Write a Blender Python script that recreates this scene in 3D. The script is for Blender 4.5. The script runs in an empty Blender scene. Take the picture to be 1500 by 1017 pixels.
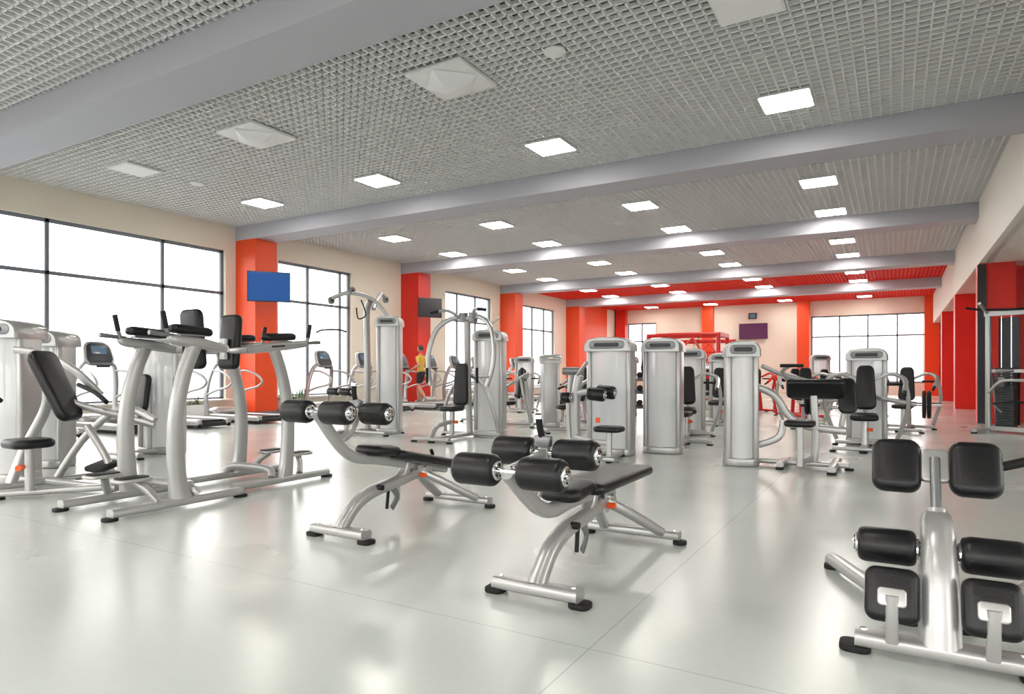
import bpy, bmesh, math, random
from mathutils import Vector, Matrix, Euler
random.seed(4)
sc = bpy.context.scene
sc.view_settings.view_transform = 'Standard'
sc.view_settings.look = 'None'
sc.view_settings.exposure = 0.92
R90 = math.pi/2

# ------------------------------------------------------------------ materials
def mat(name, col, rough=0.5, metal=0.0, var=0.0, scale=8.0, bump=0.0, emit=None, es=0.0, coat=0.0, alpha=None, spec=None):
    m = bpy.data.materials.new(name); m.use_nodes = True
    nt = m.node_tree; p = nt.nodes['Principled BSDF']; out = nt.nodes['Material Output']
    c = (col[0], col[1], col[2], 1)
    p.inputs['Base Color'].default_value = c
    p.inputs['Roughness'].default_value = rough
    p.inputs['Metallic'].default_value = metal
    if spec is not None: p.inputs['Specular IOR Level'].default_value = spec
    if coat: p.inputs['Coat Weight'].default_value = coat; p.inputs['Coat Roughness'].default_value = 0.1
    tc = nt.nodes.new('ShaderNodeTexCoord'); nz = nt.nodes.new('ShaderNodeTexNoise')
    nz.inputs['Scale'].default_value = scale; nz.inputs['Detail'].default_value = 4
    nt.links.new(tc.outputs['Object'], nz.inputs['Vector'])
    if var > 0:
        mx = nt.nodes.new('ShaderNodeMix'); mx.data_type = 'RGBA'
        mx.inputs[6].default_value = tuple(max(0, v*(1-var)) for v in col)+(1,)
        mx.inputs[7].default_value = tuple(min(1, v*(1+var)) for v in col)+(1,)
        nt.links.new(nz.outputs['Fac'], mx.inputs[0]); nt.links.new(mx.outputs[2], p.inputs['Base Color'])
    if bump > 0:
        b = nt.nodes.new('ShaderNodeBump'); b.inputs['Strength'].default_value = bump; b.inputs['Distance'].default_value = 0.01
        nt.links.new(nz.outputs['Fac'], b.inputs['Height']); nt.links.new(b.outputs['Normal'], p.inputs['Normal'])
    if emit:
        p.inputs['Emission Color'].default_value = (emit[0], emit[1], emit[2], 1)
        p.inputs['Emission Strength'].default_value = es
    if alpha is not None:
        tr = nt.nodes.new('ShaderNodeBsdfTransparent'); ms = nt.nodes.new('ShaderNodeMixShader')
        ms.inputs[0].default_value = alpha
        nt.links.new(tr.outputs[0], ms.inputs[1]); nt.links.new(p.outputs[0], ms.inputs[2])
        nt.links.new(ms.outputs[0], out.inputs['Surface'])
    return m

SIL = mat('silver_paint', (.42,.418,.41), .29, .52, .04, 30)
SILD = mat('silver_dark', (.21,.215,.22), .35, .6, .04, 30)
CHR = mat('chrome', (.75,.76,.77), .10, 1.0)
BLK = mat('black_vinyl', (.005,.005,.006), .36, 0, .1, 60, .12, spec=.36)
RUB = mat('black_rubber', (.007,.007,.007), .6, 0, .1, 40, spec=.3)
DRK = mat('dark_plastic', (.018,.02,.024), .35)
STK = mat('weight_stack', (.028,.03,.034), .4, .3)
FRO = mat('frosted_shroud', (.93,.94,.95), .25, 0, .02, 4, alpha=.68)
ORG = mat('orange_knob', (.8,.09,.006), .4)
REDM = mat('red_frame', (.62,.010,.006), .35)
WHP = mat('white_plastic', (.8,.8,.79), .4)
SCR = mat('screen', (.02,.035,.06), .15, emit=(.28,.42,.55), es=.16)

CREAM = mat('wall_cream', (.77,.71,.60), .7, 0, .02, 2)
WHITE = mat('wall_white', (.80,.77,.71), .7, 0, .02, 2)
COLO = mat('column_orange', (.78,.066,.008), .45, 0, .03, 2)
COLR = mat('wall_red', (.70,.017,.007), .45, 0, .03, 2)
LAV = mat('beam_lavender', (.44,.44,.485), .6, 0, .02, 2)
GRL = mat('grille', (.80,.80,.79), .5, 0)
GRLR = mat('grille_red', (.85,.03,.010), .5, 0)
PLE = mat('plenum', (.085,.088,.09), .8, 0, .05, 2)
PLER = mat('plenum_red', (.85,.022,.008), .8, 0, .05, 2)
FRM = mat('window_frame', (.15,.17,.20), .5)
GLS = mat('window_glass', (.9,.95,1), .02, 0, alpha=.04)
LMP = mat('lamp_panel', (.9,.9,.9), .5, emit=(1,.955,.89), es=22)
PNL = mat('panel_white', (.85,.85,.86), .5)
LEAF = mat('leaf', (.10,.22,.06), .5, 0, .3, 20)
SOIL = mat('soil', (.06,.04,.03), .9)

def floor_mat():
    m = bpy.data.materials.new('floor_vinyl'); m.use_nodes = True
    nt = m.node_tree; L = nt.links; p = nt.nodes['Principled BSDF']
    tc = nt.nodes.new('ShaderNodeTexCoord')
    n1 = nt.nodes.new('ShaderNodeTexNoise'); n1.inputs['Scale'].default_value = .7; n1.inputs['Detail'].default_value = 3
    n2 = nt.nodes.new('ShaderNodeTexNoise'); n2.inputs['Scale'].default_value = 22; n2.inputs['Detail'].default_value = 5
    for n in (n1,n2): L.new(tc.outputs['Object'], n.inputs['Vector'])
    mx = nt.nodes.new('ShaderNodeMix'); mx.data_type = 'RGBA'
    mx.inputs[6].default_value = (.435,.468,.437,1); mx.inputs[7].default_value = (.53,.56,.525,1)
    ad = nt.nodes.new('ShaderNodeMath'); ad.operation = 'MULTIPLY_ADD'; ad.inputs[1].default_value = .35
    L.new(n2.outputs['Fac'], ad.inputs[0])
    sb = nt.nodes.new('ShaderNodeMath'); sb.operation = 'MULTIPLY'; sb.inputs[1].default_value = .65
    L.new(n1.outputs['Fac'], sb.inputs[0]); L.new(sb.outputs[0], ad.inputs[2]); L.new(ad.outputs[0], mx.inputs[0])
    sp = nt.nodes.new('ShaderNodeSeparateXYZ'); L.new(tc.outputs['Object'], sp.inputs[0])
    def seam(o, off, period):
        a = nt.nodes.new('ShaderNodeMath'); a.operation = 'ADD'; a.inputs[1].default_value = off; L.new(o, a.inputs[0])
        b = nt.nodes.new('ShaderNodeMath'); b.operation = 'PINGPONG'; b.inputs[1].default_value = period/2; L.new(a.outputs[0], b.inputs[0])
        c = nt.nodes.new('ShaderNodeMath'); c.operation = 'LESS_THAN'; c.inputs[1].default_value = .0035; L.new(b.outputs[0], c.inputs[0])
        return c.outputs[0]
    s1 = seam(sp.outputs[0], 1.07, 4.0); s2 = seam(sp.outputs[1], -2.45, 6.0)
    mm = nt.nodes.new('ShaderNodeMath'); mm.operation = 'MAXIMUM'; L.new(s1, mm.inputs[0]); L.new(s2, mm.inputs[1])
    ml = nt.nodes.new('ShaderNodeMath'); ml.operation = 'MULTIPLY'; ml.inputs[1].default_value = .45; L.new(mm.outputs[0], ml.inputs[0])
    m2 = nt.nodes.new('ShaderNodeMix'); m2.data_type = 'RGBA'; m2.inputs[7].default_value = (.22,.24,.23,1)
    L.new(ml.outputs[0], m2.inputs[0]); L.new(mx.outputs[2], m2.inputs[6]); L.new(m2.outputs[2], p.inputs['Base Color'])
    mr = nt.nodes.new('ShaderNodeMapRange'); mr.inputs[1].default_value = .3; mr.inputs[2].default_value = .7; mr.inputs[3].default_value = .20; mr.inputs[4].default_value = .29
    L.new(n1.outputs['Fac'], mr.inputs[0]); L.new(mr.outputs[0], p.inputs['Roughness'])
    p.inputs['Specular IOR Level'].default_value = .85
    return m
FLR = floor_mat()

# ------------------------------------------------------------------ builder
def catmull(pts, n):
    P = [Vector(p) for p in pts]
    if len(P) < 3 or n <= 1: return P
    out = []
    for i in range(len(P)-1):
        p0 = P[max(i-1,0)]; p1 = P[i]; p2 = P[i+1]; p3 = P[min(i+2,len(P)-1)]
        for k in range(n):
            t = k/n
            out.append(.5*((2*p1)+(p2-p0)*t+(2*p0-5*p1+4*p2-p3)*t*t+(3*p1-p0-3*p2+p3)*t**3))
    out.append(P[-1]); return out

def rrect(w, d, R, n=5):
    R = max(1e-4, min(R, w/2-1e-4, d/2-1e-4)); pts = []
    for cx, cy, a0 in ((w/2-R, d/2-R, 0), (-w/2+R, d/2-R, R90), (-w/2+R, -d/2+R, 2*R90), (w/2-R, -d/2+R, 3*R90)):
        for k in range(n+1):
            a = a0+R90*k/n; pts.append((cx+R*math.cos(a), cy+R*math.sin(a)))
    return pts

class B:
    def __init__(s, name, loc=(0,0,0), rz=0):
        s.name = name; s.loc = loc; s.rz = rz; s.V = []; s.F = []; s.FM = []; s.mats = []; s.M = Matrix.Identity(4)
    def mi(s, m):
        if m not in s.mats: s.mats.append(m)
        return s.mats.index(m)
    def add(s, vs, fs, m, X=None):
        T = s.M @ X if X is not None else s.M
        o = len(s.V); s.V += [T @ Vector(v) for v in vs]; k = s.mi(m)
        for f in fs: s.F.append([i+o for i in f]); s.FM.append(k)
    def X(s, c, rot): return Matrix.Translation(Vector(c)) @ Euler(rot, 'XYZ').to_matrix().to_4x4()
    def box(s, c, sz, m, rot=(0,0,0)):
        a,b,d = [v/2 for v in sz]
        vs = [(x,y,z) for z in (-d,d) for y in (-b,b) for x in (-a,a)]
        fs = [(0,2,3,1),(4,5,7,6),(0,1,5,4),(2,6,7,3),(0,4,6,2),(1,3,7,5)]
        s.add(vs, fs, m, s.X(c, rot))
    def slab(s, c, sz, m, R=.03, b=.01, rot=(0,0,0), taper=1.0, crown=0.0, n=5):
        """rounded plan (x,y) extruded in z with rounded rim; taper scales x at +y end"""
        w,d,t = sz; b = min(b, t/2-1e-4); layers = []
        for k in range(4): a = -R90+R90*k/3; layers.append((b*(1-math.cos(a)), -(t/2-b)+b*math.sin(a)))
        for k in range(4): a = R90*k/3; layers.append((b*(1-math.cos(a)), (t/2-b)+b*math.sin(a)))
        if crown: layers.append((min(w,d)*.3, t/2+crown))
        vs = []; fs = []; N = 0
        for ins, z in layers:
            pts = rrect(w-2*ins, d-2*ins, max(R-ins, .003), n); N = len(pts)
            for x,y in pts:
                k = 1+(taper-1)*(y/d+.5); vs.append((x*k, y, z))
        L = len(layers)
        for i in range(L-1):
            for j in range(N):
                j2 = (j+1)%N; fs.append((i*N+j, i*N+j2, (i+1)*N+j2, (i+1)*N+j))
        fs.append(tuple(range(N-1,-1,-1))); fs.append(tuple((L-1)*N+j for j in range(N)))
        s.add(vs, fs, m, s.X(c, rot))
    def tube(s, pts, m, r=.02, wh=None, side=None, sub=6, scl=None, n=12, rr=.35):
        P = catmull(pts, sub) if len(pts) > 2 else [Vector(p) for p in pts]
        if wh: prof = rrect(wh[0], wh[1], min(wh)*rr, 3)
        else: prof = [(r*math.cos(2*math.pi*k/n), r*math.sin(2*math.pi*k/n)) for k in range(n)]
        N = len(prof); vs = []; fs = []; S = Vector(side) if side else None
        for i,p in enumerate(P):
            T = (P[min(i+1,len(P)-1)]-P[max(i-1,0)]).normalized()
            if S is None: S = T.orthogonal()
            S = (S-T*S.dot(T)).normalized(); Nn = T.cross(S)
            f = 1.0
            if scl:
                q = i/(len(P)-1)*(len(scl)-1); a = int(min(q, len(scl)-2)); f = scl[a]+(scl[a+1]-scl[a])*(q-a)
            for (a,bb) in prof: vs.append(p+S*a*f+Nn*bb*f)
        for i in range(len(P)-1):
            for j in range(N):
                j2 = (j+1)%N; fs.append((i*N+j, i*N+j2, (i+1)*N+j2, (i+1)*N+j))
        fs.append(tuple(range(N-1,-1,-1))); fs.append(tuple((len(P)-1)*N+j for j in range(N)))
        s.add(vs, fs, m)
    def lathe(s, p0, p1, prof, m, n=20):
        p0 = Vector(p0); p1 = Vector(p1); T = (p1-p0).normalized(); S = T.orthogonal().normalized(); U = T.cross(S)
        vs = []; fs = []
        for t,r in prof:
            for k in range(n):
                a = 2*math.pi*k/n; vs.append(p0+T*t+(S*math.cos(a)+U*math.sin(a))*max(r,1e-4))
        for i in range(len(prof)-1):
            for k in range(n):
                k2 = (k+1)%n; fs.append((i*n+k, i*n+k2, (i+1)*n+k2, (i+1)*n+k))
        fs.append(tuple(range(n-1,-1,-1))); fs.append(tuple((len(prof)-1)*n+k for k in range(n)))
        s.add(vs, fs, m)
    def cyl(s, p0, p1, r, m, n=16, b=0.0):
        L = (Vector(p1)-Vector(p0)).length
        if b: prof = [(0,r-b),(b*.3,r-b*.3),(b,r),(L-b,r),(L-b*.3,r-b*.3),(L,r-b)]
        else: prof = [(0,r),(L,r)]
        s.lathe(p0, p1, prof, m, n)
    def roller(s, p0, p1, r, m=None, cap=True):
        p0 = Vector(p0); p1 = Vector(p1); L = (p1-p0).length; T = (p1-p0).normalized(); m = m or BLK
        s.lathe(p0, p1, [(0,r*.72),(.004,r*.86),(.014,r*.96),(.03,r),(L-.03,r),(L-.014,r*.96),(L-.004,r*.86),(L,r*.72)], m, 28)
        if cap:
            for a,dv in ((p0,-T),(p1,T)):
                s.lathe(a, a+dv*.02, [(-.004,r*.60),(.006,r*.60),(.012,r*.5),(.012,r*.22),(.022,r*.2),(.024,.001)], CHR, 20)
                S = T.orthogonal().normalized(); U = T.cross(S)
                for k in range(5):
                    an = k*1.2566; q = a+dv*.010+(S*math.cos(an)+U*math.sin(an))*r*.36; s.lathe(q, q+dv*.01, [(0,.006),(.005,.006),(.006,.001)], RUB, 6)
    def finish(s):
        me = bpy.data.meshes.new(s.name); me.from_pydata([tuple(v) for v in s.V], [], s.F)
        for m in s.mats: me.materials.append(m)
        me.polygons.foreach_set('material_index', s.FM)
        me.polygons.foreach_set('use_smooth', [True]*len(s.F)); me.update()
        bm = bmesh.new(); bm.from_mesh(me); bmesh.ops.recalc_face_normals(bm, faces=bm.faces); bm.to_mesh(me); bm.free()
        me.set_sharp_from_angle(angle=math.radians(42))
        o = bpy.data.objects.new(s.name, me); sc.collection.objects.link(o)
        o.location = s.loc; o.rotation_euler = (0,0,s.rz); return o

# ------------------------------------------------------------------ room
XL=-14.8; XR=1.6; XE=6.5; Y0=-3.0; Y1=38.1; H=4.9; ZS=3.53
BEAMS=[4.82,11.43,18.03,24.64,31.25]
b=B('floor'); b.box(((XL+XE)/2,(Y0+Y1)/2,-.1),(XE-XL+.6,Y1-Y0+.6,.2),FLR); b.finish()

b=B('ceiling')
RY0,RY1=24.9,Y1
CS=.13; ST=.021
y=Y0
while y<Y1:
    b.box(((XL+XR)/2,y,H+.025),(XR-XL,ST,.05), GRLR if RY0<y<RY1 else GRL); y+=CS
x=XL+CS/2
while x<XR:
    b.box((x,(Y0+RY0)/2,H+.025),(ST,RY0-Y0,.05),GRL)
    b.box((x,(RY1+RY0)/2,H+.025),(ST,RY1-RY0,.05),GRLR); x+=CS
b.box(((XL+XR)/2,(Y0+RY0)/2,H+.27),(XR-XL+.4,RY0-Y0,.04),PLE)
b.box(((XL+XR)/2,(RY0+RY1)/2,H+.16),(XR-XL+.4,RY1-RY0,.04),PLER)
b.box(((XR+XE)/2+.1,(Y0+Y1)/2,ZS+.05),(XE-XR,Y1-Y0,.1),WHITE)
b.finish()
for i,yb in enumerate(BEAMS):
    b=B('ceiling_beam'); b.box(((XL+XR)/2,yb,H-.16),(XR-XL,.7,.40),LAV); b.finish()

def wall(name, axis, pos, t0, t1, ops, m, th=.25, z1=H+.25):
    b=B(name)
    def seg(a,c,za,zb):
        if c-a<1e-3 or zb-za<1e-3: return
        if axis=='x': b.box((pos+th/2,(a+c)/2,(za+zb)/2),(abs(th),c-a,zb-za),m)
        else: b.box(((a+c)/2,pos+th/2,(za+zb)/2),(c-a,abs(th),zb-za),m)
    cur=t0
    for (a,c,za,zb) in ops:
        seg(cur,a,0,z1); seg(a,c,0,za); seg(a,c,zb,z1); cur=c
    seg(cur,t1,0,z1); return b.finish()
WN=[0]
def window(axis,pos,a,c,za,zb,mull,tran,depth=.12):
    WN[0]+=1; b=B('window_%d'%WN[0])
    def bar(t,z,lt,lz,m=FRM,d=.06):
        if axis=='x': b.box((pos+math.copysign(depth,pos if pos else 1),t,z),(d,lt,lz),m)
        else: b.box((t,pos+math.copysign(depth,pos),z),(lt,d,lz),m)
    w=.075; mt=(a+c)/2; mz=(za+zb)/2
    bar(mt,za+w/2,c-a,w); bar(mt,zb-w/2,c-a,w); bar(a+w/2,mz,w,zb-za); bar(c-w/2,mz,w,zb-za)
    for t in mull: bar(t,mz,w,zb-za)
    for z in tran: bar(mt,z,c-a,w)
    bar(mt,mz,c-a-.1,zb-za-.1,GLS,.008); b.finish()
LM=[[-.5,1.8],[6.74,9.18],[13.6,14.9],[21.2,22.5],[27.4,28.6]]
LW=[(-2.6,4.3,),(4.35,10.79),(12.45,15.3),(20.3,23.6),(26.2,29.6)]
ZW0,ZW1,ZT=.42,4.26,3.16
wall('wall_left','x',XL,Y0,Y1,[(a,c,ZW0,ZW1) for a,c in LW],CREAM,th=-.3)
for (a,c),ml in zip(LW,LM): window('x',XL,a,c,ZW0,ZW1,ml,[ZT])
FW=[(-14.1,-12.3),(-3.85,1.3)]
wall('wall_far','y',Y1,XL-.3,XE+.25,[(a,c,.6,4.1) for a,c in FW],CREAM,th=.3)
window('y',Y1,-14.1,-12.3,.6,4.1,[-13.2],[3.0]); window('y',Y1,-3.85,1.3,.6,4.1,[-2.5,-1.2,.1],[3.0])
NW=[(-14,-10.5),(-10,-6.5),(-6,-2.5),(-2,1.4),(2.2,6.0)]  # out-of-view windows, added to let sky light onto the equipment fronts
wall('wall_near','y',Y0,XL-.3,XE+.25,[(a,c,.3,3.4) for a,c in NW],CREAM,th=-.3)
for a,c in NW: window('y',Y0,a,c,.3,3.4,[(a+c)/2],[2.6])
wall('wall_right','x',XE,Y0,Y1,[(-2,3,.3,3.2),(4,9,.3,3.2)],WHITE,th=.25,z1=ZS+.1)
window('x',XE,-2,3,.3,3.2,[.5],[2.4]); window('x',XE,4,9,.3,3.2,[6.5],[2.4])
b=B('wall_soffit'); b.box((XR+.1,(Y0+Y1)/2,(ZS+H+.25)/2),(.2,Y1-Y0,H+.25-ZS),WHITE); b.finish()
b=B('wall_partition'); b.box(((2.25+XE)/2,18.55,ZS/2),(XE-2.25,.2,ZS),COLR); b.box((2.35,28.4,ZS/2),(.2,19.4,ZS),COLR); b.finish()
for i,yb in enumerate(BEAMS[1:]):
    b=B('wall_column'); b.box((XL+.37,yb,H/2-.17),(.78,.68,H-.36),COLO if i!=1 else COLR)
    b.box((XL+.37,yb,.06),(.80,.70,.12),FRM); b.finish()
for i,yb in enumerate(BEAMS[2:]):
    b=B('wall_column'); b.box((XR+.33,yb,ZS/2),(.66,.62,ZS),COLR)
    if i==0: b.box((XR+.05,yb-.34,1.75),(.16,.06,3.5),DRK)
    b.finish()
for xc in (-14.4,-9.2,-4.2,1.55):
    b=B('wall_column'); b.box((xc,Y1-.2,H/2),(.6,.4,H),COLO if xc!=-14.4 else COLR); b.finish()
b=B('wall_panel_left'); b.box((XL+.03,34.0,2.45),(.06,4.8,4.9),COLO); b.finish()
b=B('baseboard_left'); b.box((XL+.015,(Y0+Y1)/2,.05),(.03,Y1-Y0-.05,.1),FRM); b.finish()
b=B('trim_sill')
for a,c in LW: b.box((XL+.08,(a+c)/2,ZW0+.015),(.3,c-a+.1,.04),WHP)
b.finish()
for (x,y) in ((2.24,21.5),):
    b=B('light_switch'); b.slab((x,y,1.3),(.02,.09,.09),WHP,R=.01,b=.003); b.finish()

PX=[-1.3,-4.95,-8.75,-12.1]
def light(x,y,on=True):
    b=B('ceiling_light' if on else 'ceiling_panel')
    b.box((0,0,0),(.66,.66,.03),WHP); b.box((0,0,-.016),(.61,.61,.012),LMP if on else PNL)
    o=b.finish(); o.location=(x,y,H-.018)
for yr in (9.75,14.2,17.0,20.9,23.5,27.6,30.3,34.0,36.6):
    for x in PX: light(x,yr)
for yr in (-1.6,1.6):  # extra panel rows out of camera view, added as fill light
    for x in PX: light(x,yr)
light(-12.15,6.95,False); light(-1.3,6.95,False)
def cassette(x,y):
    b=B('air_conditioner_cassette'); b.slab((0,0,0),(.86,.86,.05),WHP,R=.03,b=.012)
    vs=[(-.41,0,-.03),(0,-.41,-.03),(.41,0,-.03),(0,.41,-.03),(-.17,0,-.14),(0,-.17,-.14),(.17,0,-.14),(0,.17,-.14)]
    b.add(vs,[(0,1,5,4),(1,2,6,5),(2,3,7,6),(3,0,4,7),(4,5,6,7)],PNL)
    o=b.finish(); o.location=(x,y,H-.03)
cassette(-4.9,6.85); cassette(-8.7,6.9)
for x,y in ((-3.45,6.9),(-12.0,8.1),(-6,15.6),(-3,22.3)):
    b=B('smoke_detector'); b.lathe((0,0,0),(0,0,-.1),[(0,.13),(.02,.13),(.035,.11),(.05,.06),(.055,.001)],WHP); o=b.finish(); o.location=(x,y,H)

def tv(loc,rz,w,h,scr,arm=.25):
    b=B('television',loc,rz); b.slab((0,0,0),(w,h,.05),DRK,R=.015,b=.008,rot=(R90,0,0))
    b.box((0,-.028,.0),(w-.04,.004,h-.05),scr); b.box((0,arm/2,0),(.08,arm,.08),DRK); b.box((0,.04,0),(.3,.03,.3),DRK); b.finish()
BLUE=mat('tv_blue',(.004,.035,.14),.3,emit=(.003,.05,.18),es=.55)
GRYS=mat('tv_off',(.04,.04,.045),.15); PURS=mat('tv_purple',(.05,.010,.04),.3,emit=(.15,.02,.10),es=.18)
tv((-13.60,11.15,3.28),math.radians(52),1.02,.76,BLUE,.3)
tv((-13.62,17.8,3.32),math.radians(60),.85,.66,GRYS,.3)
tv((-6.75,Y1-.18,3.4),0,1.5,.86,PURS,.14)
b=B('wall_clock',(-6.8,Y1-.06,4.25),0); b.box((0,0,0),(.42,.08,.32),DRK); b.box((0,-.045,0),(.3,.01,.2),SCR); b.finish()

# ------------------------------------------------------------------ equipment helpers
def tower(b,x,y,w=.58,dp=.32,h=1.55,rot=0,stack=.62,cap=True):
    M0=b.M.copy(); b.M=M0 @ b.X((x,y,0),(0,0,rot))
    b.slab((0,0,.05),(w+.03,dp+.09,.10),SIL,R=.15,b=.02)
    for sx in (-1,1):
        b.slab((sx*(w/2-.035),0,h/2-.06),(.07,dp*.9,h-.14),SIL,R=.034,b=.008)
    for sy in (-1,1):
        n=10; vs=[]; fs=[]; W=w/2-.065
        for k in range(n+1):
            t=-1+2*k/n; yy=sy*(dp/2-.05+.09*(1-t*t))
            for z in (.09,h-.16): vs.append((t*W,yy,z))
        for k in range(n): fs.append((2*k,2*k+2,2*k+3,2*k+1))
        b.add(vs,fs,FRO)
    for k in range(int(stack/.045)):
        b.box((0,0,.14+k*.045),(w-.20,.22,.038),STK)
    for sx in (-.09,.09): b.cyl((sx,0,.1),(sx,0,h-.15),.012,CHR,8)
    b.cyl((0,0,.1),(0,0,h-.15),.008,RUB,6)
    if cap:
        n=14; hw=w/2+.012; prof=[(-hw,h-.19)]
        for k in range(n+1):
            a=math.pi-math.pi*k/n; c_=math.cos(a); s_=math.sin(a)
            prof.append((hw*math.copysign(abs(c_)**.6,c_), h-.15+.15*abs(s_)**.75))
        prof.append((hw,h-.19)); N=len(prof); vs=[]
        for yy,f in ((-dp/2-.06,.93),(-dp/2-.035,1),(dp/2+.035,1),(dp/2+.06,.93)):
            for (px,pz) in prof: vs.append((px*f,yy,(pz-h+.19)*f+h-.19))
        fs=[]
        for i in range(3):
            for j in range(N): j2=(j+1)%N; fs.append((i*N+j,i*N+j2,(i+1)*N+j2,(i+1)*N+j))
        fs.append(tuple(range(N))); fs.append(tuple(3*N+j for j in range(N)))
        b.add(vs,fs,SIL)
        b.slab((0,-dp/2-.056,h-.105),(w*.80,.11,.02),SILD,R=.05,b=.008,rot=(R90,0,0))
        b.slab((0,-dp/2-.067,h-.105),(w*.55,.05,.012),DRK,R=.02,b=.004,rot=(R90,0,0))
    b.M=M0
def bar(b,x0,y0,x1,y1,w=.09,h=.06,m=None,z=.055):
    d=Vector((x1-x0,y1-y0,0)).normalized()
    b.tube([(x0,y0,z),(x1,y1,z)],m or SIL,wh=(w,h),side=(-d.y,d.x,0))
    for (x,y) in ((x0,y0),(x1,y1)):
        b.slab((x,y,.013),(w+.005,w+.005,.026),RUB,R=.035,b=.006)

# --- decline ab bench
def ab_bench(loc,tilt,rz=0):
    b=B('decline_ab_bench',loc,rz)
    bar(b,-.235,0,.235,0,.10,.06); bar(b,-.32,1.38,.32,1.38,.08,.055)
    for sx in (-1,1):
        b.lathe((sx*.20,0,.086),(sx*.20,0,.1),[(0,.012),(.006,.01)],CHR,8); b.lathe((sx*.28,1.38,.083),(sx*.28,1.38,.1),[(0,.012),(.006,.01)],CHR,8)
    b.tube([(0,0,.06),(0,.05,.12),(0,.16,.215),(0,.33,.275),(0,.6,.31),(0,.92,.36)],SIL,wh=(.085,.085),side=(1,0,0),sub=8,scl=[1.15,1,1,1,1,1])
    for sx in (-1,1):
        b.tube([(sx*.02,.82,.35),(sx*.10,1.02,.25),(sx*.2,1.36,.07)],SIL,wh=(.06,.06),side=(1,0,0))
        b.box((sx*.045,.86,.36),(.012,.16,.12),SIL,rot=(.2,0,0))
    b.tube([(0,.58,.30),(0,.66,.36),(0,.70,.45)],SIL,wh=(.07,.08),side=(1,0,0))
    b.cyl((-.07,.86,.37),(.07,.86,.37),.022,CHR); b.cyl((.05,.8,.33),(.1,.8,.33),.018,ORG); b.cyl((.03,.34,.30),(.075,.34,.30),.02,RUB)
    b.tube([(.02,.5,.28),(.02,.56,.2),(.02,.50,.12)],SILD,wh=(.05,.012),side=(0,1,0),sub=4); b.cyl((.0,.47,.12),(.0,.49,.28),.012,RUB); b.cyl((0,.60,.16),(0,.6,.3),.014,SIL)
    b.tube([(0,.95,.32),(0,1.02,.44),(0,1.0,.5)],RUB,r=.014)
    b.M=b.X((0,.72,.44),(-tilt,0,0)) @ Matrix.Translation((0,-.72,-.44))
    b.tube([(0,1.2,.43),(0,.75,.42),(0,.38,.42),(0,.16,.41),(0,.02,.45),(0,-.12,.54),(0,-.22,.62),(0,-.28,.665)],SIL,wh=(.06,.075),side=(1,0,0),sub=6)
    b.slab((0,.92,.475),(.31,.92,.065),BLK,R=.05,b=.03,crown=.006,taper=.98)
    b.slab((0,.36,.485),(.24,.30,.07),BLK,R=.07,b=.03,crown=.006,rot=(.10,0,0))
    b.box((0,.9,.437),(.2,.5,.012),SILD)
    b.tube([(0,-.05,.49),(0,.05,.58),(0,.09,.70),(0,.085,.79)],SIL,wh=(.05,.05),side=(1,0,0))
    b.tube([(0,-.28,.67),(0,-.1,.69),(0,.09,.715)],SIL,wh=(.035,.045),side=(1,0,0),sub=3)
    b.tube([(0,.08,.76),(0,.04,.83),(0,.02,.90)],RUB,r=.017); b.lathe((0,.02,.89),(0,.02,.92),[(0,.02),(.02,.022),(.03,.012)],CHR,12)
    b.slab((0,.07,.775),(.09,.06,.06),SILD,R=.02,b=.01)
    for yy,zz in ((-.27,.665),(.09,.715)):
        b.cyl((-.30,yy,zz),(.30,yy,zz),.016,CHR)
        for sx in (-1,1): b.roller((sx*.065,yy,zz),(sx*.285,yy,zz),.076)
    b.M=Matrix.Identity(4); b.finish()
ab_bench((-1.53,2.86,0),math.radians(0))
ab_bench((-3.22,3.22,0),math.radians(12))

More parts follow.
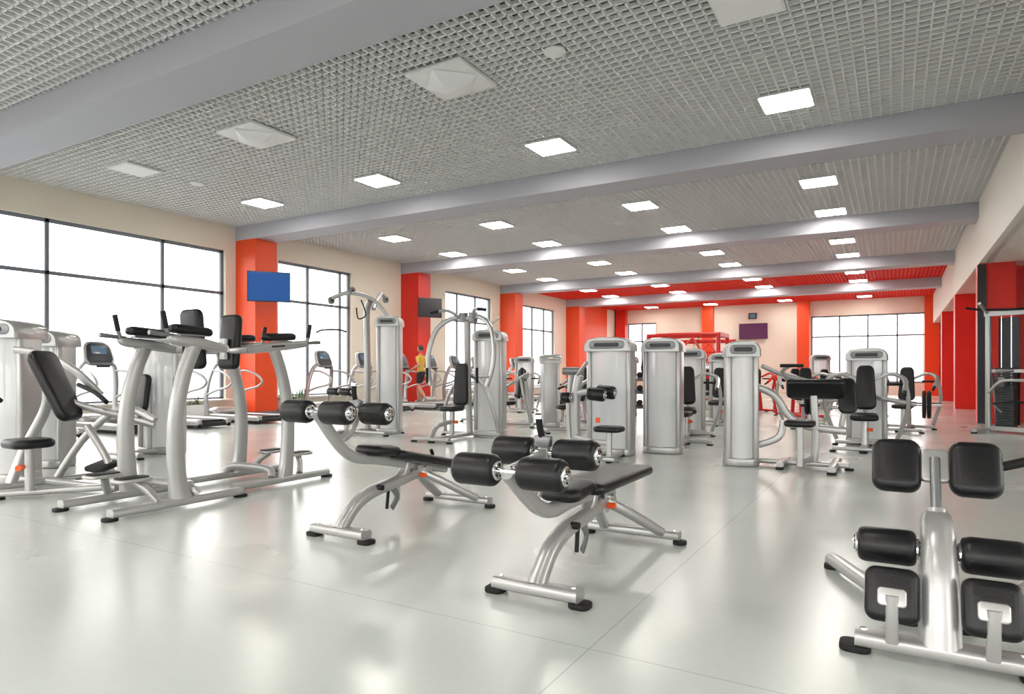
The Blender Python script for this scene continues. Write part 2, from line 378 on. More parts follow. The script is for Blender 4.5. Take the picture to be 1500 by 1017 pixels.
# --- vertical knee raise
def vkr(loc,rz=0,hy=0.0):
    b=B('vertical_knee_raise_station',loc,rz)
    for sx in (-1,1):
        x=sx*.36
        bar(b,x,-.57,x,.57,.10,.065)
        b.tube([(x,.0,.06),(x,.03,.2),(x,.05,.5),(x,.04,.8),(x,-.03,1.12),(x,-.13,1.37)],SIL,wh=(.075,.155),side=(1,0,0),sub=6,scl=[1.25,1,.95,.85,.8,.8],rr=.45)
        b.tube([(x,-.42,1.33),(x,-.2,1.365),(x,.05,1.39),(x,.28-hy,1.42)],SIL,wh=(.07,.085),side=(1,0,0),scl=[.8,1.1,1,.8],rr=.4)
        b.slab((x*.86,-.02-hy*.5,1.475),(.13,.38,.07),BLK,R=.05,b=.03,crown=.006,rot=(.06,0,0))
        b.box((x*.9,-.02-hy*.5,1.435),(.07,.25,.015),SILD)
        b.tube([(x,.25-hy,1.42),(x,.34-hy,1.43),(x,.40-hy,1.435)],SILD,r=.018)
        b.tube([(x*.97,.30-hy,1.41),(x*.97,.32-hy,1.48)],SILD,r=.017); b.tube([(x*.97,.32-hy,1.48),(x*.97,.35-hy,1.62)],RUB,r=.021)
        b.cyl((x,.40-hy,1.435),(x,.47-hy,1.44),.02,SILD)
        b.tube([(x,-.42,1.33),(x*.7,-.44,1.33),(x*.25,-.40,1.33)],SIL,wh=(.06,.06),side=(0,0,1),sub=5)
        b.tube([(x,.2,.09),(x*.85,.25,.18),(x*.62,.3,.25)],SIL,wh=(.06,.05),side=(0,1,0),sub=4)
        b.slab((x*.58,.32,.265),(.18,.28,.03),SIL,R=.05,b=.01); b.slab((x*.58,.32,.283),(.14,.24,.01),RUB,R=.04,b=.003)
        b.tube([(x,-.15,.09),(x*.9,-.12,.14),(x*.5,-.1,.16),(0,-.1,.16)],SIL,wh=(.07,.07),side=(0,0,1),sub=4)
        b.box((x+.039,-.1,1.38),(.002,.16,.018),DRK,rot=(.08,0,0))
    b.tube([(0,-.42,1.25),(0,-.42,1.45)],SIL,wh=(.1,.04),side=(1,0,0))
    b.slab((0,-.35,1.42),(.27,.54,.085),BLK,R=.06,b=.035,rot=(R90-.08,0,0),crown=.0)
    b.finish()
vkr((-5.65,4.52,0)); vkr((-5.46,3.30,0),math.pi,.20)

# --- back extension bench (right foreground)
def back_ext(loc):
    b=B('back_extension_bench',loc)
    bar(b,-.29,0,.30,0,.11,.06)
    for sx in (-1,1):
        bar(b,sx*.10,.42,sx*.46,1.16,.08,.055)
        b.lathe((sx*.26,0,.084),(sx*.26,0,.1),[(0,.014),(.008,.012)],CHR,8)
    b.tube([(0,-.0,.06),(0,.03,.2),(0,.08,.36),(0,.17,.47),(0,.29,.50),(0,.41,.42),(0,.47,.25),(0,.5,.07)],SIL,wh=(.125,.10),side=(1,0,0),sub=6,rr=.45,scl=[1.2,1.12,1,.95,.9,.9,1,1])
    b.tube([(0,.24,.48),(0,.33,.60),(0,.42,.74)],SILD,wh=(.04,.05),side=(1,0,0))
    b.tube([(0,.22,.47),(0,.27,.54)],SIL,wh=(.065,.07),side=(1,0,0))
    b.slab((0,.41,.71),(.11,.15,.03),SIL,R=.02,b=.008,rot=(1.05,0,0))
    for sx in (-1,1):
        b.slab((sx*.145,.40,.705),(.19,.24,.09),BLK,R=.05,b=.035,rot=(1.15,0,0))
        b.roller((sx*.075,.14,.40),(sx*.285,.14,.40),.073)
        b.slab((sx*.16,-.02,.245),(.19,.21,.075),BLK,R=.04,b=.03,rot=(1.25,0,0))
        b.tube([(sx*.16,-.05,.07),(sx*.16,-.07,.16),(sx*.16,-.075,.26)],SIL,wh=(.045,.035),side=(1,0,0),sub=3)
        b.slab((sx*.16,-.07,.25),(.10,.07,.02),SIL,R=.015,b=.006,rot=(1.25,0,0))
    b.cyl((-.3,.14,.40),(.3,.14,.40),.016,CHR)
    b.tube([(0,.45,.70),(.14,.49,.71),(.25,.5,.715)],SIL,r=.018,sub=4); b.tube([(.25,.5,.715),(.36,.52,.75),(.46,.54,.79)],RUB,r=.02,sub=4)
    b.finish()
back_ext((.15,3.0,0))

# --- treadmill
def treadmill(y,name='treadmill'):
    b=B(name,(-12.75,y,0),R90)
    b.slab((0,0,.09),(.62,1.85,.10),DRK,R=.05,b=.02); b.slab((0,-.05,.155),(.50,1.7,.03),RUB,R=.03,b=.01)
    for sx in (-1,1):
        b.slab((sx*.33,-.03,.13),(.13,1.86,.12),SIL,R=.05,b=.03)
        b.tube([(sx*.38,.78,.12),(sx*.41,.80,.5),(sx*.40,.74,.9),(sx*.33,.66,1.22),(sx*.2,.62,1.36)],SIL,wh=(.06,.13),side=(1,0,0),sub=5,rr=.45)
        b.tube([(sx*.34,.66,1.16),(sx*.37,.40,1.16),(sx*.39,.10,1.08),(sx*.40,-.10,.93),(sx*.40,.05,.80),(sx*.40,.45,.72),(sx*.41,.76,.62)],SIL,wh=(.045,.05),side=(1,0,0),sub=5,rr=.45)
        b.cyl((sx*.33,-.93,.03),(sx*.33,-.93,.1),.04,RUB,10)
    b.slab((0,.75,.2),(.66,.36,.2),SIL,R=.12,b=.08,crown=.02)
    # one-piece upright console head
    b.slab((0,.64,1.49),(.60,.50,.09),SIL,R=.16,b=.04,rot=(1.2,0,0),taper=.82)
    b.slab((0,.60,1.50),(.50,.42,.03),DRK,R=.12,b=.01,rot=(1.2,0,0),taper=.82)
    b.slab((0,.598,1.56),(.28,.17,.012),SCR,R=.02,b=.004,rot=(1.2,0,0))
    b.slab((0,.53,1.30),(.46,.16,.05),SILD,R=.06,b=.02,rot=(.4,0,0))
    b.tube([(-.12,.45,1.24),(0,.40,1.24),(.12,.45,1.24)],RUB,r=.018)
    b.finish()
for y in (4.1,5.52,6.94,8.36,9.78,12.75,14.3,16.0,17.5,18.9,20.3,21.7,23.1): treadmill(y)

# --- left seated press machine
b=B('chest_press_machine',(-7.0,3.05,0))
tower(b,-.95,.15,.60,.34,1.66,rot=.5)
tower(b,-1.75,.9,.56,.32,1.62,rot=.5)
bar(b,-.2,-.55,-.2,.9,.10,.06); bar(b,-.9,.1,.8,.35,.09,.06); bar(b,.2,-.35,.7,.35,.08,.06)
b.tube([(-.2,-.1,.07),(-.15,0,.4),(.1,.05,.75),(.18,.05,.95)],SIL,wh=(.08,.09),side=(0,1,0))
b.slab((.42,.0,1.0),(.32,.70,.09),BLK,R=.09,b=.035,rot=(-1.1,0,-1.1),taper=.85)
b.tube([(.2,.05,.95),(.38,.05,.98)],SILD,wh=(.08,.08),side=(0,1,0))
b.slab((.42,-.22,.50),(.36,.34,.08),BLK,R=.1,b=.035); b.tube([(.4,-.2,.08),(.4,-.2,.46)],SIL,wh=(.07,.07),side=(1,0,0)); b.cyl((.46,-.28,.3),(.52,-.34,.3),.025,ORG)
b.tube([(-.1,-.4,.95),(.25,-.42,.92),(.4,-.42,.88)],RUB,r=.02); b.tube([(.1,.35,1.0),(.5,.3,.93),(.78,.25,.85)],RUB,r=.021)
b.tube([(.35,-.1,1.12),(.45,.1,.86),(.7,.4,.72),(.95,.6,.62)],SIL,wh=(.05,.07),side=(0,1,0)); b.tube([(-.2,.3,.08),(.1,.42,.5),(.6,.5,.78),(.92,.62,.66)],SIL,wh=(.06,.07),side=(0,1,0))
b.tube([(.7,.35,.07),(.65,.33,.3),(.45,.25,.62)],SIL,wh=(.06,.06),side=(0,1,0))
b.tube([(-.6,.1,1.35),(-.3,.2,1.3),(.1,.3,1.15),(.3,.45,.9)],SIL,wh=(.05,.07),side=(0,1,0))
b.slab((.62,.3,.25),(.3,.22,.04),RUB,R=.06,b=.01,rot=(.3,0,0))
b.finish()
b=B('weight_stack_machine',(-8.85,5.45,0)); tower(b,0,0,.56,.32,1.62,rot=.5)
bar(b,-.3,-.6,.5,-.6,.08,.06); bar(b,.1,-.6,.1,0,.08,.06); b.slab((.1,-.55,.5),(.34,.36,.08),BLK,R=.08,b=.03); b.tube([(.1,-.55,.07),(.1,-.55,.47)],SIL,wh=(.08,.08),side=(1,0,0)); b.slab((.1,-.35,.85),(.3,.5,.08),BLK,R=.08,b=.03,rot=(1.45,0,0)); b.tube([(.1,-.25,.07),(.1,-.26,.9)],SIL,wh=(.07,.07),side=(1,0,0)); b.finish()

# --- lat pulldown / cable column
b=B('cable_pulldown_machine',(-8.05,9.3,0))
tower(b,0,0,.44,.30,2.16,rot=.45,stack=.8)
bar(b,-.75,-.5,.35,-.5,.09,.06); bar(b,-.55,-.9,-.55,.2,.09,.06); bar(b,-.55,.1,.2,.1,.09,.06)
b.tube([(-.45,-.1,.07),(-.45,-.1,1.2),(-.45,-.12,2.2),(-.33,-.15,2.45)],SIL,wh=(.09,.12),side=(1,0,0))
b.tube([(.0,.0,2.12),(-.15,-.1,2.35),(-.35,-.2,2.52),(-.62,-.45,2.58),(-.85,-.6,2.48)],SIL,wh=(.07,.09),side=(0,0,1))
b.tube([(-.3,-.1,2.3),(-.45,.2,2.55),(-.6,.45,2.66),(-.62,.6,2.6)],SIL,wh=(.06,.08),side=(0,0,1))
for p in ((-.85,-.62,2.44),(-.55,-.4,2.62),(-.62,.6,2.56)):
    b.cyl((p[0]-.02,p[1],p[2]),(p[0]+.02,p[1],p[2]),.07,SILD,18); b.cyl((p[0]-.03,p[1],p[2]),(p[0]+.03,p[1],p[2]),.02,RUB)
b.tube([(-.42,-.3,2.45),(-.3,-.35,2.3),(-.22,-.4,2.15),(-.35,-.45,2.1),(-.42,-.42,2.3)],RUB,r=.012)
b.cyl((-.85,-.62,2.4),(-.85,-.62,1.9),.005,RUB,6); b.tube([(-1.15,-.7,1.86),(-1,-.68,1.9),(-.7,-.6,1.9),(-.55,-.55,1.86)],RUB,r=.016)
b.slab((-.5,-.6,.55),(.34,.34,.08),BLK,R=.08,b=.03); b.tube([(-.5,-.6,.07),(-.5,-.6,.5)],SIL,wh=(.08,.08),side=(1,0,0))
b.roller((-.78,-.75,.78),(-.53,-.75,.78),.07); b.roller((-.47,-.75,.78),(-.22,-.75,.78),.07); b.tube([(-.5,-.3,.6),(-.5,-.6,.78),(-.5,-.75,.78)],SIL,r=.025)
b.finish()

# --- pec arch machine
b=B('pec_fly_machine',(-6.38,9.42,0))
tower(b,.10,.55,.54,.36,1.88,rot=.3,stack=.75)
bar(b,-.35,-1.05,.35,-1.05,.09,.06); bar(b,0,-1.05,0,.4,.10,.06)
bar(b,-.6,.1,.6,.1,.08,.06)
b.tube([(0,.05,.07),(0,.0,.8),(.05,-.1,1.5),(.08,-.15,2.0)],SIL,wh=(.10,.10),side=(1,0,0))
for sx in (-1,1):
    o=.10
    b.tube([(o,-.15,2.04),(o+sx*.25,-.2,2.06),(o+sx*.54,-.3,1.88),(o+sx*.66,-.38,1.5),(o+sx*.64,-.42,1.15),(o+sx*.56,-.45,.9)],SIL,wh=(.065,.085),side=(0,1,0),rr=.45)
    b.tube([(o+sx*.62,-.45,1.05),(o+sx*.5,-.62,1.05)],SIL,r=.02); b.cyl((o+sx*.5,-.64,.95),(o+sx*.5,-.64,1.2),.022,RUB)
    b.tube([(o+sx*.12,-.15,2.03),(o+sx*.25,-.35,2.16),(o+sx*.4,-.45,2.16)],SIL,r=.028); b.cyl((o+sx*.4,-.45,2.16),(o+sx*.55,-.47,2.14),.028,RUB)
    b.tube([(o+sx*.52,-.3,1.9),(o+sx*.58,-.1,2.04)],SIL,r=.02)
    b.cyl((o+sx*.1,-.15,1.98),(o+sx*.1,-.15,2.14),.08,SILD)
    b.tube([(sx*.56,.1,.07),(sx*.50,.0,.5),(sx*.3,0,.9),(0,0,1.1)],SIL,wh=(.05,.06),side=(0,1,0))
b.slab((0,-.22,.92),(.30,.72,.08),BLK,R=.08,b=.035,rot=(R90-.05,0,0),taper=.8); b.slab((0,-.48,.52),(.36,.40,.08),BLK,R=.1,b=.035,taper=.8)
b.tube([(0,-.5,.07),(0,-.48,.48)],SIL,wh=(.08,.08),side=(1,0,0)); b.cyl((.05,-.5,.3),(.12,-.5,.3),.025,ORG)
b.tube([(0,-1.05,.07),(0,-.9,.25),(0,-.5,.3)],SIL,wh=(.06,.07),side=(1,0,0))
b.finish()

# --- generic seated machine
def seated(name,loc,rz,h=1.55,arms=True,plates=False,tw=True,w=.56,redm=None):
    b=B(name,loc,rz); F=redm or SIL
    if tw: tower(b,0,.62,w,.32,h)
    bar(b,0,-.75,0,.5,.10,.06,F); bar(b,-.38,-.75,.38,-.75,.08,.055,F); bar(b,-.42,.25,.42,.25,.08,.055,F)
    b.tube([(0,.22,.07),(0,.15,.5),(0,.10,.95)],F,wh=(.08,.10),side=(1,0,0))
    b.slab((0,.0,.90),(.30,.66,.08),BLK,R=.09,b=.035,rot=(R90-.12,0,0),taper=.75)
    b.slab((0,-.30,.48),(.38,.42,.085),BLK,R=.1,b=.035,rot=(.06,0,0),taper=.85)
    b.tube([(0,-.35,.07),(0,-.32,.44)],F,wh=(.08,.08),side=(1,0,0)); b.cyl((.04,-.35,.3),(.11,-.35,.3),.024,ORG)
    if arms:
        for sx in (-1,1):
            b.tube([(sx*.08,.12,1.0),(sx*.32,.16,1.1),(sx*.5,.02,1.02),(sx*.5,-.25,.85)],F,wh=(.05,.07),side=(0,0,1)); b.cyl((sx*.5,-.25,.85),(sx*.5,-.38,.80),.022,RUB)
            b.tube([(sx*.5,.02,1.02),(sx*.55,.1,.6),(sx*.40,.24,.1)],F,wh=(.05,.06),side=(0,1,0))
            b.cyl((sx*.5,-.1,.95),(sx*.28,-.14,.95),.02,RUB)
    if plates:
        for sx in (-1,1):
            c=Vector((sx*.72,.1,.66))
            b.tube([(sx*.1,.2,.75),(sx*.4,.12,.7),(sx*.65,.1,.66)],F,r=.035); b.cyl((sx*.6,.1,.66),(sx*.95,.1,.66),.025,CHR)
            for k in range(2):
                a=c+Vector((sx*k*.06,0,0)); b.lathe(a,a+Vector((sx,0,0)),[(0,.05),(0,.19),(.01,.2),(.035,.2),(.045,.19),(.045,.16),(.03,.15),(.03,.05)],RUB,28)
                for q in range(3):
                    an=q*2.094; b.box((a.x+sx*.04,a.y+.1*math.cos(an),a.z+.1*math.sin(an)),(.012,.09,.035),REDM if k else ORG,rot=(an,0,0))
    b.finish()

b=B('leg_curl_machine',(-3.3,7.7,0))
tower(b,-.07,.76,.62,.32,1.60,rot=.1)
bar(b,-.32,-.15,.35,-.15,.09,.06); bar(b,-.25,-.15,-.25,.6,.09,.06); bar(b,.25,-.1,.15,.6,.08,.06)
b.tube([(-.25,.05,.07),(-.26,.03,.4),(-.25,0,.8),(-.2,0,1.08)],SIL,wh=(.10,.12),side=(1,0,0))
b.tube([(-.36,.1,.07),(-.40,.1,.6),(-.36,.1,1.12)],SIL,r=.035)
b.cyl((-.42,0,1.14),(-.16,0,1.14),.05,SILD); b.tube([(-.25,0,1.05),(-.1,-.08,1.2),(-.05,-.1,1.25)],SIL,r=.025)
b.tube([(-.25,-.02,.85),(-.05,-.05,.88),(.15,-.05,.86)],SIL,wh=(.06,.08),side=(0,1,0))
b.roller((-.02,-.12,.86),(.2,-.12,.84),.085); b.roller((.0,.12,.88),(.24,.12,.86),.085); b.roller((-.4,-.1,.8),(-.28,-.1,.8),.07)
b.slab((.24,-.08,.42),(.36,.30,.07),BLK,R=.09,b=.03); b.tube([(.24,-.08,.07),(.24,-.08,.38)],SIL,wh=(.07,.07),side=(1,0,0)); b.cyl((.12,-.15,.5),(.12,-.15,.56),.028,ORG)
b.tube([(-.25,-.0,.3),(.0,-.05,.25),(.24,-.08,.25)],SIL,wh=(.06,.07),side=(0,1,0))
b.finish()
b=B('weight_stack_machine',(-2.80,9.0,0)); tower(b,0,0,.52,.34,1.60,rot=.1,stack=.7)
bar(b,0,.3,0,1.2,.09,.06); bar(b,-.35,1.2,.35,1.2,.09,.06); b.slab((0,.75,.5),(.36,.4,.08),BLK,R=.09,b=.03); b.tube([(0,.75,.07),(0,.75,.47)],SIL,wh=(.08,.08),side=(1,0,0)); b.finish()

# preacher curl
b=B('preacher_curl_machine',(-1.60,8.25,0))
tower(b,-.02,.05,.38,.34,1.50,rot=.3)
bar(b,.1,.15,1.15,.15,.09,.06); bar(b,1.0,-.3,1.0,.65,.09,.06); bar(b,.45,-.15,.45,.45,.08,.055)
b.tube([(.15,.1,.95),(.35,.12,.85),(.50,.15,.62),(.68,.15,.5),(.95,.15,.46),(1.12,.15,.45)],SIL,wh=(.07,.09),side=(0,1,0),rr=.45)
b.tube([(.18,.1,.25),(.40,.12,.35),(.45,.15,.55)],SIL,wh=(.06,.08),side=(0,1,0))
b.tube([(.78,.15,.07),(.80,.15,.35),(.78,.15,.85)],SIL,wh=(.07,.08),side=(0,1,0))
b.slab((.80,.10,.93),(.62,.30,.085),BLK,R=.06,b=.035,rot=(-.75,0,.1))
b.slab((.68,-.28,.55),(.32,.3,.07),BLK,R=.08,b=.03); b.tube([(.68,-.28,.07),(.68,-.28,.52)],SIL,wh=(.07,.07),side=(1,0,0)); b.tube([(.68,-.28,.12),(.75,.1,.12)],SIL,wh=(.07,.07),side=(1,0,0))
b.slab((1.12,.25,.85),(.2,.42,.08),BLK,R=.07,b=.03,rot=(1.3,0,.3)); b.tube([(1.05,.3,.45),(1.12,.3,.85)],SIL,r=.03)
b.tube([(.5,.3,1.0),(.45,.05,1.12),(.55,-.1,1.2)],SIL,r=.022); b.cyl((.45,-.12,1.2),(.7,-.12,1.2),.02,RUB)
b.tube([(.2,.2,1.2),(.4,.35,1.1),(.75,.4,1.0)],SIL,r=.028)
b.finish()

seated('seated_press_machine',(-.38,11.05,0),.0,1.50,True,True)
seated('seated_row_machine',(-3.1,11.3,0),.2,1.56)
seated('leg_press_machine',(-6.75,11.9,0),-1.1,1.5); seated('leg_press_machine',(-5.1,11.4,0),-.9,1.5,tw=False); seated('leg_press_machine',(-6.1,13.3,0),-.9,1.5,tw=False)
seated('shoulder_press_machine',(-3.3,14.6,0),.1,1.56); seated('shoulder_press_machine',(-8.5,13.2,0),.4,1.6,tw=False)
seated('chest_press_machine',(-1.6,14.8,0),.3,1.5,tw=False); seated('chest_press_machine',(-9.3,16.5,0),.4,1.6)
seated('abdominal_crunch_machine',(.2,15.0,0),-.2,1.45,tw=False); seated('abdominal_crunch_machine',(-6.2,15.5,0),-.3,1.55)
seated('leg_extension_machine',(-2.2,18.2,0),.5,1.5,redm=REDM,tw=False); seated('leg_extension_machine',(-7.6,19,0),.2,1.6)
seated('biceps_machine',(-5.0,20.5,0),0,1.6); seated('biceps_machine',(-.7,20,0),.2,1.6)
seated('seated_row_machine',(-3.4,19.6,0),-.4,1.6,tw=False,redm=REDM); seated('seated_row_machine',(-1.9,22.6,0),.3,1.7,plates=True)

# red cable crossover frame
def red_rack(loc,rz=0,s=1.0):
    b=B('cable_crossover_frame',loc,rz)
    for x in (-.9,.9):
        for y in (-.5,.5):
            b.tube([(x,y,.0),(x,y,2.1*s)],REDM,wh=(.10,.10),side=(1,0,0))
        b.box((x,0,.05),(.10,1.0,.10),REDM); b.box((x,0,2.08*s),(.10,1.0,.10),REDM)
        for k in range(14): b.box((x*.82,0,.12+k*.05),(.2,.3,.042),STK)
        b.cyl((x*.82,.0,.1),(x*.82,0,2.05*s),.012,CHR)
    for y in (-.5,.5):
        b.tube([(-.9,y,2.08*s),(0,y,2.1*s),(.9,y,2.08*s)],REDM,wh=(.09,.09),side=(0,1,0))
    b.box((0,.5,1.0),(1.8,.08,.08),REDM); b.box((0,.5,1.65),(1.8,.06,.06),REDM)
    b.tube([(-.9,-.5,1.0),(0,.5,2.05*s)],REDM,r=.03); b.tube([(.9,-.5,1.0),(0,.5,2.05*s)],REDM,r=.03)
    for x in (-.4,.4): b.cyl((x,-.5,2.05*s),(x,-.5,1.5),.008,RUB); b.cyl((x-.08,-.5,1.5),(x+.08,-.5,1.5),.02,RUB)
    b.cyl((-1.1,-.56,1.25),(1.1,-.56,1.25),.014,CHR)
    for x in (-.98,.98): b.cyl((x-.03,-.56,1.25),(x+.03,-.56,1.25),.22,RUB,24,b=.01)
    b.finish()
red_rack((-4.7,17.2,0)); red_rack((-5.6,23.0,0),.15,1.05)
def dumbbell_rack(loc,rz,n=7):
    b=B('dumbbell_rack',loc,rz); W=n*.24
    for x in (-W/2,W/2): b.tube([(x,.25,0),(x,.1,.5),(x,.0,1.05)],DRK,wh=(.06,.08),side=(1,0,0)); b.box((x,0,.03),(.07,.7,.06),DRK)
    for z,y in ((.35,.0),(.68,.08),(.98,.12)):
        b.box((0,y,z),(W,.26,.03),SILD,rot=(.25,0,0))
        for k in range(n):
            x=-W/2+.12+k*.24
            b.cyl((x,y-.14,z+.09),(x,y+.14,z+.09),.015,CHR,8)
            for q in (-1,1): b.cyl((x,y+q*.06,z+.09),(x,y+q*.15,z+.09),.065,RUB,12,b=.012)
    b.finish()
dumbbell_rack((-5.0,14.3,0),.3,5); dumbbell_rack((-1.6,25.5,0),0,10); dumbbell_rack((-9.5,23.5,0),0,8)

# cable machine at right, in front of red partition
b=B('cable_station',(2.0,14.9,0),-.5)
for x in (-.55,.55):
    b.tube([(x,0,0),(x,0,2.25)],SIL,wh=(.09,.10),side=(1,0,0)); bar(b,x,-.55,x,.45,.09,.06)
    b.tube([(x,.35,.08),(x,.3,.6),(x,.05,1.3)],SIL,wh=(.06,.07),side=(1,0,0))
b.box((0,0,2.22),(1.2,.12,.09),SIL); b.box((0,0,.08),(1.1,.09,.08),SIL); b.box((0,.05,1.15),(1.1,.06,.06),SIL)
b.tube([(-.8,-.3,2.34),(-.6,-.15,2.3),(0,-.12,2.27),(.6,-.15,2.3),(.8,-.3,2.34)],RUB,r=.022)
b.tube([(-.55,0,2.22),(-.55,-.35,2.40)],SIL,r=.03); b.tube([(.55,0,2.22),(.55,-.35,2.40)],SIL,r=.03)
for x in (-.3,.3):
    for k in range(22): b.box((x,.1,.14+k*.05),(.3,.16,.042),STK)
    for dx in (-.08,.08): b.cyl((x+dx,.1,.1),(x+dx,.1,2.2),.012,CHR,8)
    b.box((x,.22,1.15),(.34,.02,2.0),DRK)
    b.box((x,-.05,.95),(.10,.12,.16),SILD)
b.tube([(-.5,-.1,.75),(-.25,-.25,.95),(0,-.3,.98),(.25,-.25,.95),(.5,-.1,.75)],SIL,r=.028)
b.tube([(-.35,-.3,.55),(0,-.38,.6),(.35,-.3,.55)],RUB,r=.02); b.tube([(-.3,-.1,.4),(-.35,-.3,.55)],SIL,r=.02); b.tube([(.3,-.1,.4),(.35,-.3,.55)],SIL,r=.02)
b.finish()

def planter(y,L=1.6):
    b=B('potted_shrub',(-14.3,y,0)); b.slab((0,0,.18),(.30,L,.36),WHP,R=.03,b=.01); b.slab((0,0,.36),(.26,L-.05,.02),SOIL,R=.02,b=.005)
    for k in range(int(L*80)):
        x=random.uniform(-.11,.11); yy=random.uniform(-L/2+.08,L/2-.08); h=random.uniform(.10,.40)*(.6+.4*math.sin(yy*7+y)); a=random.uniform(0,6.28); d=random.uniform(.03,.12); w=.016
        c=Vector((x,yy,.36)); t=Vector((x+d*math.cos(a),yy+d*math.sin(a),.36+h)); m=(c+t)/2+Vector((0,0,h*.12)); s_=Vector((-math.sin(a),math.cos(a),0))*w
        b.add([c,m-s_,t,m+s_],[(0,1,2,3)],LEAF)
    b.finish()
for y,L in ((9.3,1.1),(12.6,.9)): planter(y,L)

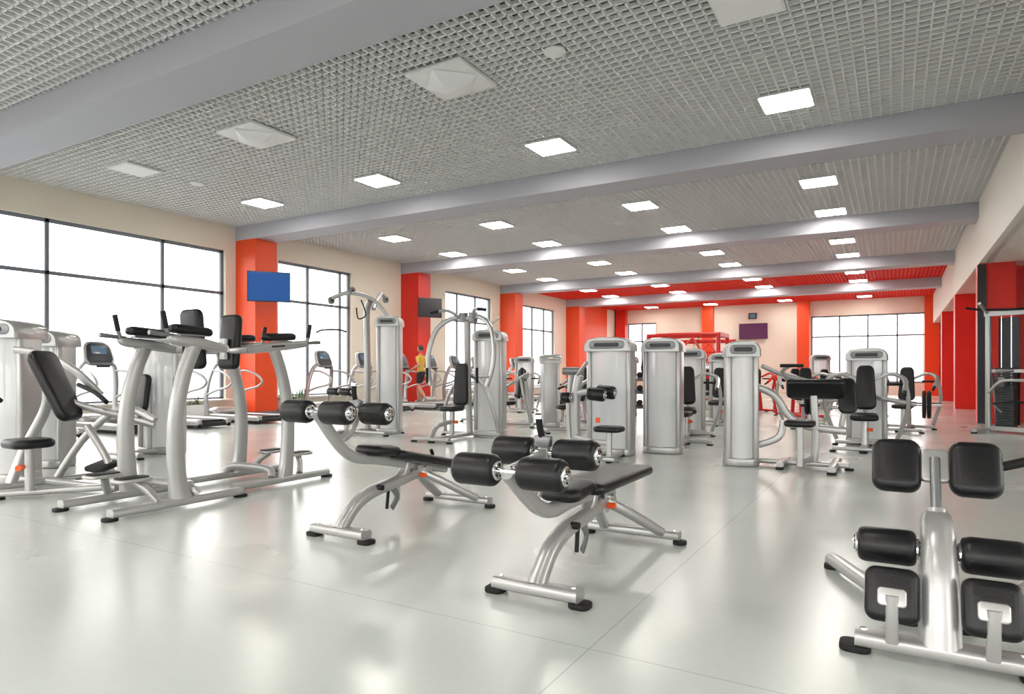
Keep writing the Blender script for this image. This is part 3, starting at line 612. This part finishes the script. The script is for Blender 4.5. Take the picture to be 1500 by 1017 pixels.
# ------------------------------------------------------------------ person on the treadmill
SKIN=mat('skin',(.50,.25,.16),.5); SHIRT=mat('yellow_shirt',(.62,.38,.06),.8,0,.08,20,.1); SHORT=mat('black_shorts',(.012,.012,.015),.8); HAIR=mat('hair',(.035,.02,.012),.6,0,.3,60); SHOE=mat('shoes',(.7,.7,.7),.5)
def person(loc,rz):
    V=[];E=[];R=[]
    def v(p,r,par=None):
        V.append(p);R.append(r)
        if par is not None: E.append((par,len(V)-1))
        return len(V)-1
    pel=v((0,0,.97),(.145,.105)); sp=v((0,.0,1.12),(.125,.09),pel); ch=v((0,.01,1.32),(.155,.105),sp); nb=v((0,0,1.47),(.07,.06),ch); nk=v((0,.01,1.56),(.05,.05),nb)
    def leg(sx,kn,an,toe,heel):
        h=v((sx*.09,0,.88),(.09,.095),pel); t=v((sx*.1,(kn[0])*.55,.70),(.078,.082),h); k=v((sx*.1,kn[0],kn[1]),(.055,.058),t)
        c=v((sx*.1,kn[0]*.6+an[0]*.4-.015,kn[1]*.62+an[1]*.38),(.055,.058),k); a=v((sx*.1,an[0],an[1]),(.036,.04),c)
        v((sx*.105,toe[0],toe[1]),(.038,.028),a)
    leg(1,(.16,.53),(.14,.11),(.30,.04),0); leg(-1,(.0,.50),(-.26,.17),(-.16,.05),0)
    def arm(sx,el,wr):
        s=v((sx*.185,0,1.42),(.062,.06),ch); m=v(((sx*.2+el[0])/2,el[1]*.5,(1.42+el[2])/2),(.048,.048),s); e=v(el,(.04,.04),m)
        w=v(wr,(.026,.026),e); d=(Vector(wr)-Vector(el)).normalized(); p=Vector(wr)+d*.07; pa=v(tuple(p),(.036,.02),w)
        return p,d
    hands=[arm(1,(.26,.02,1.14),(.24,.26,1.16)),arm(-1,(-.27,-.14,1.16),(-.25,.08,1.08))]
    me=bpy.data.meshes.new('t'); me.from_pydata(V,E,[]); o=bpy.data.objects.new('t',me); sc.collection.objects.link(o)
    o.modifiers.new('s','SKIN'); sub=o.modifiers.new('u','SUBSURF'); sub.levels=2; sub.render_levels=2
    for i,r in enumerate(R): me.skin_vertices[0].data[i].radius=r
    me.skin_vertices[0].data[0].use_root=True
    dg=bpy.context.evaluated_depsgraph_get(); ev=o.evaluated_get(dg); m2=bpy.data.meshes.new_from_object(ev)
    b=B('person_walking',loc,rz)
    vs=[tuple(x.co) for x in m2.vertices]
    groups={}
    for p in m2.polygons:
        c=p.center
        if c.z<.075 or (c.y<-.12 and c.z<.14 and c.x<0): k=SHOE
        elif c.z<.62: k=SKIN
        elif c.z<.98 and abs(c.x)<.21: k=SHORT
        elif c.z>1.485: k=SKIN
        elif abs(c.x)>.215 and c.z<1.27: k=SKIN
        else: k=SHIRT
        groups.setdefault(k.name,(k,[]))[1].append(tuple(p.vertices))
    for k,(m,fs) in groups.items():
        used=sorted({i for f in fs for i in f}); mp={i:n for n,i in enumerate(used)}
        b.add([vs[i] for i in used],[[mp[i] for i in f] for f in fs],m)
    bpy.data.objects.remove(o)
    for p,d in hands:
        s_=Vector((1,0,0))
        for q,(off,L) in enumerate(((-.026,.062),(-.009,.074),(.009,.07),(.026,.055))):
            a=p+s_*off+d*.02; b.tube([a,a+d*L*.5,a+d*L*.8+Vector((0,0,-.02)),a+d*L*.85+Vector((0,0,-.042))],SKIN,r=.009,sub=3,n=8)
        sgn=1 if p.x<0 else -1
        a=p+s_*sgn*.03-d*.02; b.tube([a,a+s_*sgn*.025+d*.02,a+s_*sgn*.03+d*.05],SKIN,r=.010,sub=3,n=8)
    hc=Vector((0,.02,1.68)); n=18; rings=14; vs=[];fs=[]
    for i in range(rings+1):
        th=math.pi*i/rings
        for k in range(n):
            ph=2*math.pi*k/n; x=.076*math.sin(th)*math.cos(ph); y=.096*math.sin(th)*math.sin(ph); z=.118*math.cos(th)
            if z<0: x*=1+z*2.2; y=y*(1+z*1.2)+(-z)*.12
            if y>.07 and abs(x)<.015 and -.035<z<.015: y+=.018
            vs.append(hc+Vector((x,y,z)))
    for i in range(rings):
        for k in range(n): k2=(k+1)%n; fs.append((i*n+k,i*n+k2,(i+1)*n+k2,(i+1)*n+k))
    b.add(vs,fs,SKIN)
    vs2=[];fs2=[]
    for i in range(9):
        th=math.pi*.62*i/8
        for k in range(n):
            ph=2*math.pi*k/n; t2=th*(1.0 if math.sin(ph)<.3 else .55); vs2.append(hc+Vector((.086*math.sin(t2)*math.cos(ph),-.008+.106*math.sin(t2)*math.sin(ph),.005+.126*math.cos(t2))))
    for i in range(8):
        for k in range(n): k2=(k+1)%n; fs2.append((i*n+k,i*n+k2,(i+1)*n+k2,(i+1)*n+k))
    b.add(vs2,fs2,HAIR)
    for sx in (-1,1):
        b.lathe(hc+Vector((sx*.03,.088,.0)),hc+Vector((sx*.03,.1,0)),[(0,.012),(.006,.009),(.009,.001)],DRK,10)
        b.slab(hc+Vector((sx*.08,.005,-.01)),(.03,.055,.012),SKIN,R=.012,b=.004,rot=(0,R90,0))
    b.box(hc+Vector((0,.104,-.062)),(.036,.006,.008),mat('lips',(.5,.15,.13),.5))
    b.finish()
person((-12.6,16.0,.17),R90)

# ------------------------------------------------------------------ world, camera
w=bpy.data.worlds.new('World'); sc.world=w; w.use_nodes=True; nt=w.node_tree
bg=nt.nodes['Background']; tc=nt.nodes.new('ShaderNodeTexCoord'); sp=nt.nodes.new('ShaderNodeSeparateXYZ'); cr=nt.nodes.new('ShaderNodeValToRGB')
nt.links.new(tc.outputs['Generated'],sp.inputs[0]); mr=nt.nodes.new('ShaderNodeMapRange'); mr.inputs[1].default_value=-.1; mr.inputs[2].default_value=.1
nt.links.new(sp.outputs[2],mr.inputs[0]); nt.links.new(mr.outputs[0],cr.inputs[0]); nt.links.new(cr.outputs[0],bg.inputs['Color'])
cr.color_ramp.elements[0].color=(.21,.22,.22,1); cr.color_ramp.elements[1].color=(1,.985,.96,1)
e=cr.color_ramp.elements.new(.45); e.color=(.24,.255,.265,1)
e=cr.color_ramp.elements.new(.62); e.color=(.6,.61,.62,1)
bg.inputs['Strength'].default_value=3.0
cam=bpy.data.cameras.new('camera'); co=bpy.data.objects.new('camera',cam); sc.collection.objects.link(co)
co.location=(0,0,1.12); co.rotation_euler=(R90,0,math.radians(30.3)); cam.sensor_width=36; cam.lens=960/1500*36; cam.shift_y=.025
cam.clip_end=200; sc.camera=co
